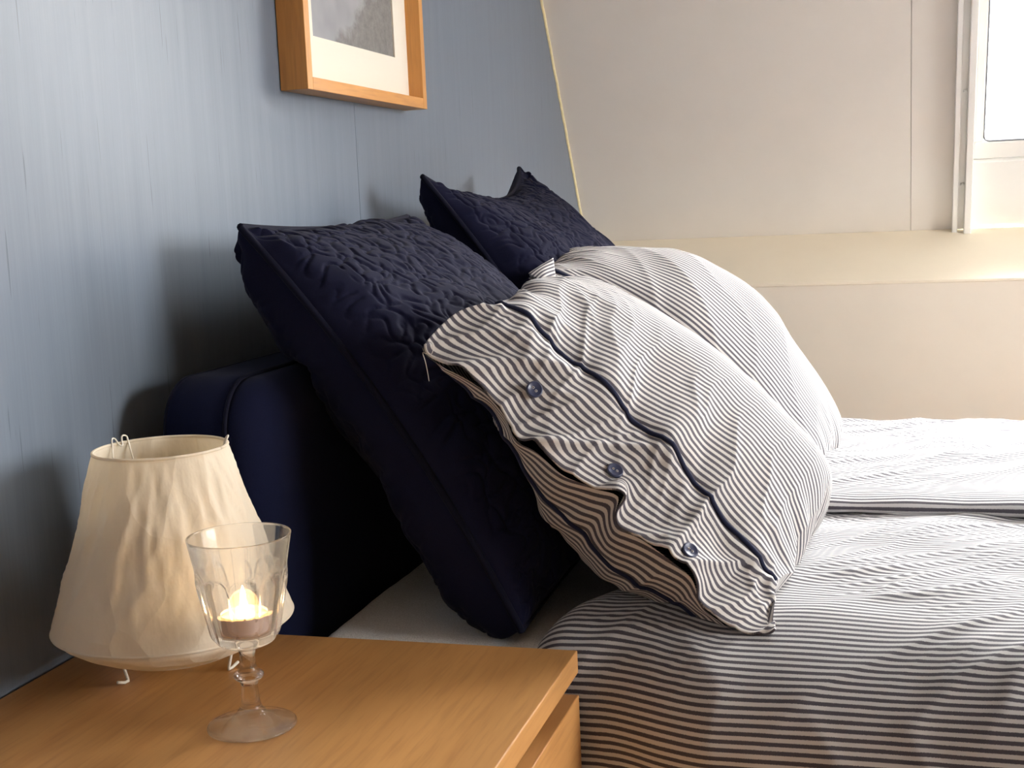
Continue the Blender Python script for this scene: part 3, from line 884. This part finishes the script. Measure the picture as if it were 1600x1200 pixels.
# ---- the second striped pillow, behind
FFR = [(1.770, [(-0.045, 0.018), (0.05, 0.02), (0.15, 0.01), (0.25, 0.0), (0.35, -0.005), (0.44, -0.01)]),
       (1.81, [(-0.045, 0.024), (0.05, 0.05), (0.15, 0.05), (0.25, 0.04), (0.35, 0.03), (0.44, 0.005)]),
       (1.86, [(-0.050, 0.022), (0.0, 0.068), (0.07, 0.095), (0.15, 0.105), (0.24, 0.100), (0.33, 0.078), (0.41, 0.045), (0.45, 0.01)]),
       (2.00, [(-0.060, 0.016), (-0.02, 0.066), (0.07, 0.126), (0.138, 0.150), (0.237, 0.149), (0.333, 0.117), (0.406, 0.086), (0.448, 0.05), (0.455, 0.0)]),
       (2.12, [(-0.065, -0.01), (-0.02, 0.035), (0.07, 0.095), (0.138, 0.118), (0.237, 0.117), (0.333, 0.088), (0.406, 0.055), (0.445, 0.02), (0.45, -0.01)]),
       (2.24, [(-0.06, -0.02), (0.02, 0.02), (0.1, 0.05), (0.2, 0.055), (0.3, 0.04), (0.4, 0.01), (0.44, -0.02)]),
       (2.33, [(-0.05, -0.03), (0.1, -0.02), (0.2, -0.02), (0.3, -0.02), (0.44, -0.02)])]
FBK = [(1.776, [(a, b - 0.006) for a, b in FFR[0][1]]),
       (1.86, [(-0.05, 0.01), (0.03, -0.03), (0.12, -0.055), (0.2, -0.075), (0.29, -0.085), (0.37, -0.060), (0.44, -0.012)]),
       (2.05, [(-0.06, 0.0), (0.03, -0.03), (0.12, -0.055), (0.2, -0.08), (0.29, -0.085), (0.37, -0.060), (0.45, -0.012)]),
       (2.24, [(-0.06, -0.02), (0.03, -0.035), (0.12, -0.05), (0.2, -0.06), (0.29, -0.07), (0.37, -0.055), (0.44, -0.022)]),
       (2.33, [(-0.05, -0.03), (0.1, -0.02), (0.2, -0.02), (0.3, -0.02), (0.44, -0.02)])]
def far_striped():
    root = tag(empty('striped_pillow', ab(0.43, 0.0, 2.05)), 'sunlit striped pillow behind the buttoned one, toward the roof window', 'pillow', 'striped pillows')
    nu, nv = 220, 240
    G, tv, L = sheet_from(FFR, nu, nv)
    N = out_normals(G, (0.6, 0, 0.8))
    S = arc(G, 1); S = S.mean(axis=0)[None, :] * 0.6 + S * 0.4
    Uq = arc(G, 0).mean(axis=1)[:, None] + 0 * S
    uu = np.broadcast_to(np.linspace(0, 1, nu)[:, None], S.shape)
    t = np.broadcast_to(tv[None, :], S.shape)
    d = 0.008 * noise(Uq * 8 + S * 5, S * 6, 51) + 0.002 * ridge(Uq * 9 + S * 8, S * 5, 52) * sstep(4.5, 2.5, t)
    d += sstep(0.25, 0, uu) * 0.005 * ridge(S * 18, Uq * 8, 53) + sstep(0.8, 1, uu) * 0.006 * noise(S * 40, Uq * 10, 54)
    d *= sstep(0, 0.04, uu) * sstep(1, 0.97, uu)
    G = G + N * d[..., None]
    G[..., 2] = np.maximum(G[..., 2], 0.02)
    k1 = int(np.argmin(np.abs(tv - 1.0)))
    ST = S + 0.003 * noise(S * 8, Uq * 7, 55)
    UV = np.stack([Uq, ST], -1)
    grid_obj('front_panel', G[:, k1 - 1:], STR_P, root, UV[:, k1 - 1:])
    fl = grid_obj('flange', G[:, :k1 + 1], STR_P, root, UV[:, :k1 + 1])
    md = fl.modifiers.new('thick', 'SOLIDIFY'); md.thickness = 0.002; md.offset = 0
    tube('piping', (G[:, k1] + N[:, k1] * 0.0018)[::3], 0.003, PIPE, root, 8)
    Gb, tvb, Lb = sheet_from(FBK, 120, 120)
    Gb[..., 2] = np.maximum(Gb[..., 2], 0.02)
    Sb = arc(Gb, 1); Ub = arc(Gb, 0)
    grid_obj('back_panel', Gb, STR_P, root, np.stack([Ub, Sb], -1), flip=True)
    for row in (0, -1):
        a = G[row, k1:]; b2 = resample(Gb[row], len(a))
        W = np.stack([a, (a + b2) / 2, b2], 0)
        grid_obj('seam_strip', W, STR_P, root, np.stack([np.zeros(W.shape[:2]) + np.array([0, .01, .02])[:, None], np.tile(ST[row, k1:], (3, 1))], -1))
    # turned-up corner of the open edge
    A, B, D, E_ = [np.array(q) for q in [(0.3049, 1.79, 0.3383), (0.2783, 1.755, 0.3197), (0.2992, 1.76, 0.3029), (0.3073, 1.79, 0.3078)]]
    n = 14
    W = np.zeros((n, n, 3))
    for i in range(n):
        for j in range(n):
            f, g = i / (n - 1), j / (n - 1)
            W[i, j] = (1 - f) * (1 - g) * A + (1 - f) * g * E_ + f * (1 - g) * B + f * g * D
            W[i, j] += np.array([0.0, -0.008, 0.002]) * math.sin(math.pi * f) * math.sin(math.pi * g)
    tip = grid_obj('folded_corner', W, STR_P, root, np.stack([np.tile(np.linspace(0, .05, n)[:, None], (1, n)), np.tile(np.linspace(0, .045, n)[None, :], (n, 1))], -1))
    md = tip.modifiers.new('thick', 'SOLIDIFY'); md.thickness = 0.002; md.offset = 0
    return root
far_striped()

# ================================================================== NIGHTSTAND
NS = tag(empty('nightstand', (0.24, 0.945, ZF)), 'beech veneer nightstand with drawers carrying the paper lamp', 'nightstand')
NX, NY0, NY1 = 0.48, 0.745, 1.145
box('top', (0.003, NY0, -0.022), (NX, NY1, 0.0), WOOD, NS, 0.0012)
box('side_panel', (0.003, NY0, ZF), (NX - 0.004, NY0 + 0.018, -0.022), WOODX, NS, 0.001)
box('side_panel', (0.003, NY1 - 0.018, ZF), (NX - 0.022, NY1, -0.022), WOODX, NS, 0.001)
box('back_panel', (0.003, NY0 + 0.018, ZF), (0.012, NY1 - 0.018, -0.022), WOODX, NS)
box('recess_rail', (NX - 0.06, NY0 + 0.018, -0.06), (NX - 0.045, NY1 - 0.018, -0.022), WOODX, NS)
for z0, z1 in ((-0.265, -0.043), (-0.51, -0.285)):
    d = box('drawer', (NX - 0.019, NY0 + 0.0005, z0), (NX, NY1 - 0.0005, z1), WOOD, NS, 0.0012)
    box('drawer_box', (0.05, NY0 + 0.03, z0 + 0.02), (NX - 0.019, NY1 - 0.03, z1 - 0.03), WOODX, d)
box('plinth', (0.02, NY0 + 0.018, ZF), (NX - 0.03, NY1 - 0.018, ZF + 0.035), WOODX, NS)

# ================================================================== PAPER LAMP
LC = (0.135, 1.02, 0.0)
LAMP = tag(empty('table_lamp', LC), 'cream crumpled paper lamp on short wire feet on the nightstand', 'lamp')
def crumple(j, r, z, a):
    h = (z - 0.056) / 0.156
    w = math.sin(math.pi * min(max(h, 0), 1)) ** 0.6 if 0 < h < 1 else 0.0
    ca, sa = math.cos(a) * 2.2, math.sin(a) * 2.2
    q = float(noise(ca * 3.0 + z * 5, sa * 3.0 + z * 13, 70)) * 0.0026 + float(ridge(ca * 1.7 - z * 15, sa * 1.7 + z * 11, 72)) * 0.0022 + float(ridge(ca * 5 + z * 30, sa * 5 - z * 34, 76)) * 0.0006
    q += float(noise(ca * 9, sa * 9 + z * 55, 73)) * 0.0008
    return r + q * w, z
prof = []
for k in range(41):
    h = k / 40
    r = 0.107 + (0.0590 - 0.107) * h
    prof.append((r - 0.0022 * math.sin(math.pi * h), 0.056 + 0.156 * h))
SH = lathe('shade', [(0.1055, 0.0535), (0.1075, 0.0545)] + prof + [(0.0592, 0.2125), (0.0582, 0.2125)] + [(r - 0.0012, z) for r, z in prof[::-1]], PAPER, LAMP, 160, LC, crumple, True)
lp = [(0.1066, 0.0545), (0.100, 0.0475), (0.088, 0.0395), (0.074, 0.0325), (0.062, 0.0275), (0.058, 0.0262)]
lathe('lower_shade', lp + [(r - 0.0012, z + 0.0008) for r, z in lp[::-1]], PAPER, LAMP, 96, LC, None, True)
def ring(r, z, n=60): return [(LC[0] + r * math.cos(2 * math.pi * k / n), LC[1] + r * math.sin(2 * math.pi * k / n), z) for k in range(n + 1)]
tube('rim', ring(0.0588, 0.2122), 0.0014, PAPER, LAMP, 8)
tube('rim', ring(0.1066, 0.0548, 90), 0.0013, PAPER, LAMP, 8)
tube('rim', ring(0.0580, 0.0268), 0.0012, PAPER, LAMP, 8)
# three bent wire feet
for ang in (-150, 25, 110):
    a = math.radians(ang); c, s = math.cos(a), math.sin(a); tx, ty = -s, c
    def q(r, t, z): return (LC[0] + c * r + tx * t, LC[1] + s * r + ty * t, z)
    tube('wire_foot', [q(0.052, 0.003, 0.030), q(0.048, 0.001, 0.016), q(0.045, 0.0, 0.0035), q(0.0446, 0.0012, 0.0016), q(0.0475, 0.005, 0.0016), q(0.053, 0.011, 0.0045)], 0.0015, WIRE, LAMP, 8)
    tube('stay_wire', [q(0.052, 0.003, 0.030), q(0.02, 0.0, 0.032)], 0.0012, WIRE, LAMP, 6)
# wire clips hooked over the top rim
def clip(ang):
    a = math.radians(ang); c, s = math.cos(a), math.sin(a); tx, ty = -s, c
    def q(t, dz, r=0.0): return (LC[0] + c * (0.057 + r) + tx * t, LC[1] + s * (0.057 + r) + ty * t, 0.2122 + dz)
    tube('wire_clip', [q(0.013, -0.012, -0.003), q(0.0115, 0.0, -0.001), q(0.009, 0.005, 0.002), q(0.0055, 0.004, 0.002), q(0.004, -0.001, -0.001), q(0.0015, -0.002, -0.002), q(0.0, 0.001, 0.0), q(-0.002, 0.006, 0.002), q(-0.006, 0.0055, 0.002), q(-0.0065, 0.001, 0.0), q(-0.0075, -0.016, -0.004)], 0.0008, WIRE, LAMP, 6, 70)
clip(158); clip(28)
lathe('lamp_holder', [(0, 0.030), (0.019, 0.030), (0.019, 0.034), (0.013, 0.036), (0.013, 0.07), (0, 0.07)], CERAMIC, LAMP, 24, LC)
lathe('bulb', [(0.010, 0.07), (0.012, 0.08), (0.022, 0.105), (0.022, 0.118), (0.014, 0.132), (0, 0.136)], CERAMIC, LAMP, 24, LC)

# ================================================================== GOBLET AND TEALIGHT
GC = (0.2600, 0.9219, 0.0006)
GOB = None
outer = [(0, 0.0012), (0.012, 0.0010), (0.026, 0.0004), (0.0325, 0.0001), (0.034, 0.0), (0.0362, 0.0008), (0.0365, 0.0020), (0.0358, 0.0034), (0.030, 0.0048), (0.022, 0.0070), (0.015, 0.0100), (0.0122, 0.0122), (0.0118, 0.0135), (0.0098, 0.0155), (0.0084, 0.0185), (0.0074, 0.0240), (0.0068, 0.0310), (0.0066, 0.0355), (0.0076, 0.0382), (0.0082, 0.0395), (0.0108, 0.0410), (0.0123, 0.0430), (0.0124, 0.0444), (0.0112, 0.0462), (0.0086, 0.0475), (0.0076, 0.0490), (0.0066, 0.0525), (0.0062, 0.0580), (0.0064, 0.0630), (0.0075, 0.0662), (0.0110, 0.0685), (0.0170, 0.0705), (0.0220, 0.0735), (0.0248, 0.0770), (0.0262, 0.0810)]
def chaikin(P, n=2):
    for _ in range(n):
        Q = [P[0]]
        for p, q in zip(P[:-1], P[1:]):
            Q += [(0.75 * p[0] + 0.25 * q[0], 0.75 * p[1] + 0.25 * q[1]), (0.25 * p[0] + 0.75 * q[0], 0.25 * p[1] + 0.75 * q[1])]
        P = Q + [P[-1]]
    return P
outer = chaikin(outer)
b0, b1 = (0.0262, 0.081), (0.0417, 0.160)
bowl = []
for k in range(1, 46):
    h = k / 45
    bowl.append((b0[0] + (b1[0] - b0[0]) * (h ** 0.97), b0[1] + (b1[1] - b0[1]) * h))
inner = [(0.0414, 0.1606), (0.0407, 0.1604), (0.0402, 0.159)]
for k in range(20):
    h = 1 - k / 19
    inner.append((0.0236 + (0.0398 - 0.0236) * h, 0.0845 + (0.157 - 0.0845) * h))
inner += [(0.0222, 0.0812), (0.0196, 0.0797), (0.012, 0.0793), (0, 0.0792)]
NP = 10
def facets(j, r, z, a):
    if z < 0.070 or j >= len(outer) + len(bowl): return r, z
    ph = (a * NP / (2 * math.pi) + 0.15) % 1.0 - 0.5              # -0.5 .. 0.5 in one panel
    top = 0.131
    half = 0.40
    zt = top - 0.010 * (1 - math.sqrt(max(0, 1 - min(1, abs(ph) / half) ** 2)))    # arched head of each panel
    inside = float(sstep(half + 0.06, half - 0.02, abs(ph))) * float(sstep(zt + 0.0025, zt - 0.0025, z)) * float(sstep(0.072, 0.080, z))
    thick = 0.0022 * float(sstep(0.137, 0.120, z))
    return r + thick - inside * 0.0034, z
GOB = lathe('goblet', outer + bowl + inner, GLASS, None, 160, (0, 0, 0), facets)
GOB.location = GC
tag(GOB, 'clear pressed glass goblet with arched panels holding a tealight', 'goblet')
TZ = GC[2] + 0.0797
TL_ = tag(empty('tealight', (GC[0], GC[1], TZ)), 'lit tealight candle glowing inside the glass goblet', 'candle')
TC = (GC[0], GC[1], TZ)
lathe('cup', [(0, 0.0), (0.0175, 0.0), (0.0186, 0.0015), (0.0190, 0.0165), (0.0193, 0.0168), (0.0187, 0.0168), (0.0183, 0.0025), (0, 0.0015)], ALU, TL_, 64, TC)
lathe('wax', [(0, 0.0025), (0.0180, 0.003), (0.0183, 0.0148), (0.0172, 0.0152), (0.0160, 0.0144), (0.006, 0.0140), (0, 0.0140)], WAX, TL_, 48, TC)
tube('wick', [(TC[0], TC[1], TZ + 0.013), (TC[0] + 0.0003, TC[1], TZ + 0.018), (TC[0] + 0.001, TC[1], TZ + 0.0205)], 0.0006, WICK, TL_, 6)
lathe('flame', [(0, 0.0162), (0.0018, 0.0168), (0.0032, 0.0190), (0.0036, 0.0212), (0.0028, 0.0244), (0.0015, 0.0272), (0.0005, 0.0292), (0, 0.0300)], FLAME, TL_, 20, TC)

# ================================================================== PICTURE
PY0, PY1, PZ0, PZ1, PD = 1.590, 2.043, 0.574, 1.17, 0.040
PIC = tag(empty('picture_frame', (0.0, (PY0 + PY1) / 2, PZ0)), 'honey wood box frame with grey landscape print on the blue wall', 'picture')
FW = 0.0165
box('frame_side', (0.001, PY0, PZ0), (PD, PY0 + FW, PZ1), FRAMEZ, PIC, 0.0008)
box('frame_side', (0.001, PY1 - FW, PZ0), (PD, PY1, PZ1), FRAMEZ, PIC, 0.0008)
box('frame_rail', (0.001, PY0 + FW, PZ0), (PD, PY1 - FW, PZ0 + FW), FRAMEY, PIC, 0.0008)
box('frame_rail', (0.001, PY0 + FW, PZ1 - FW), (PD, PY1 - FW, PZ1), FRAMEY, PIC, 0.0008)
box('backing', (0.002, PY0 + FW, PZ0 + FW), (0.012, PY1 - FW, PZ1 - FW), MAT, PIC)
QY0, QY1, QZ0, QZ1 = 1.668, 1.972, 0.651, 1.09
mo = []
for a, b in (((PY0 + FW, PZ0 + FW), (QY0, PZ1 - FW)), ((QY1, PZ0 + FW), (PY1 - FW, PZ1 - FW)), ((QY0, PZ0 + FW), (QY1, QZ0)), ((QY0, QZ1), (QY1, PZ1 - FW))):
    mo.append((a, b))
V = []; F = []
for a, b in mo:
    k = len(V)
    V += [(x, y, z) for x in (0.0125, 0.016) for y, z in ((a[0], a[1]), (b[0], a[1]), (b[0], b[1]), (a[0], b[1]))]
    F += [(k, k + 3, k + 2, k + 1), (k + 4, k + 5, k + 6, k + 7)] + [(k + i, k + (i + 1) % 4, k + 4 + (i + 1) % 4, k + 4 + i) for i in range(4)]
pydata('mat_board', V, F, MAT, PIC)
pg = np.array([[[0.0135, QY0, QZ0], [0.0135, QY0, QZ1]], [[0.0135, QY1, QZ0], [0.0135, QY1, QZ1]]], float)
grid_obj('print', pg, PRINT, PIC, np.array([[[0, 0], [0, 1.4]], [[1, 0], [1, 1.4]]], float), flip=False)

# ------------------------------------------------------------------ lift so the floor is z = 0
bpy.context.view_layer.update()
for o in list(bpy.data.objects):
    if o.parent is None:
        o.location.z += LIFT
bpy.context.view_layer.update()
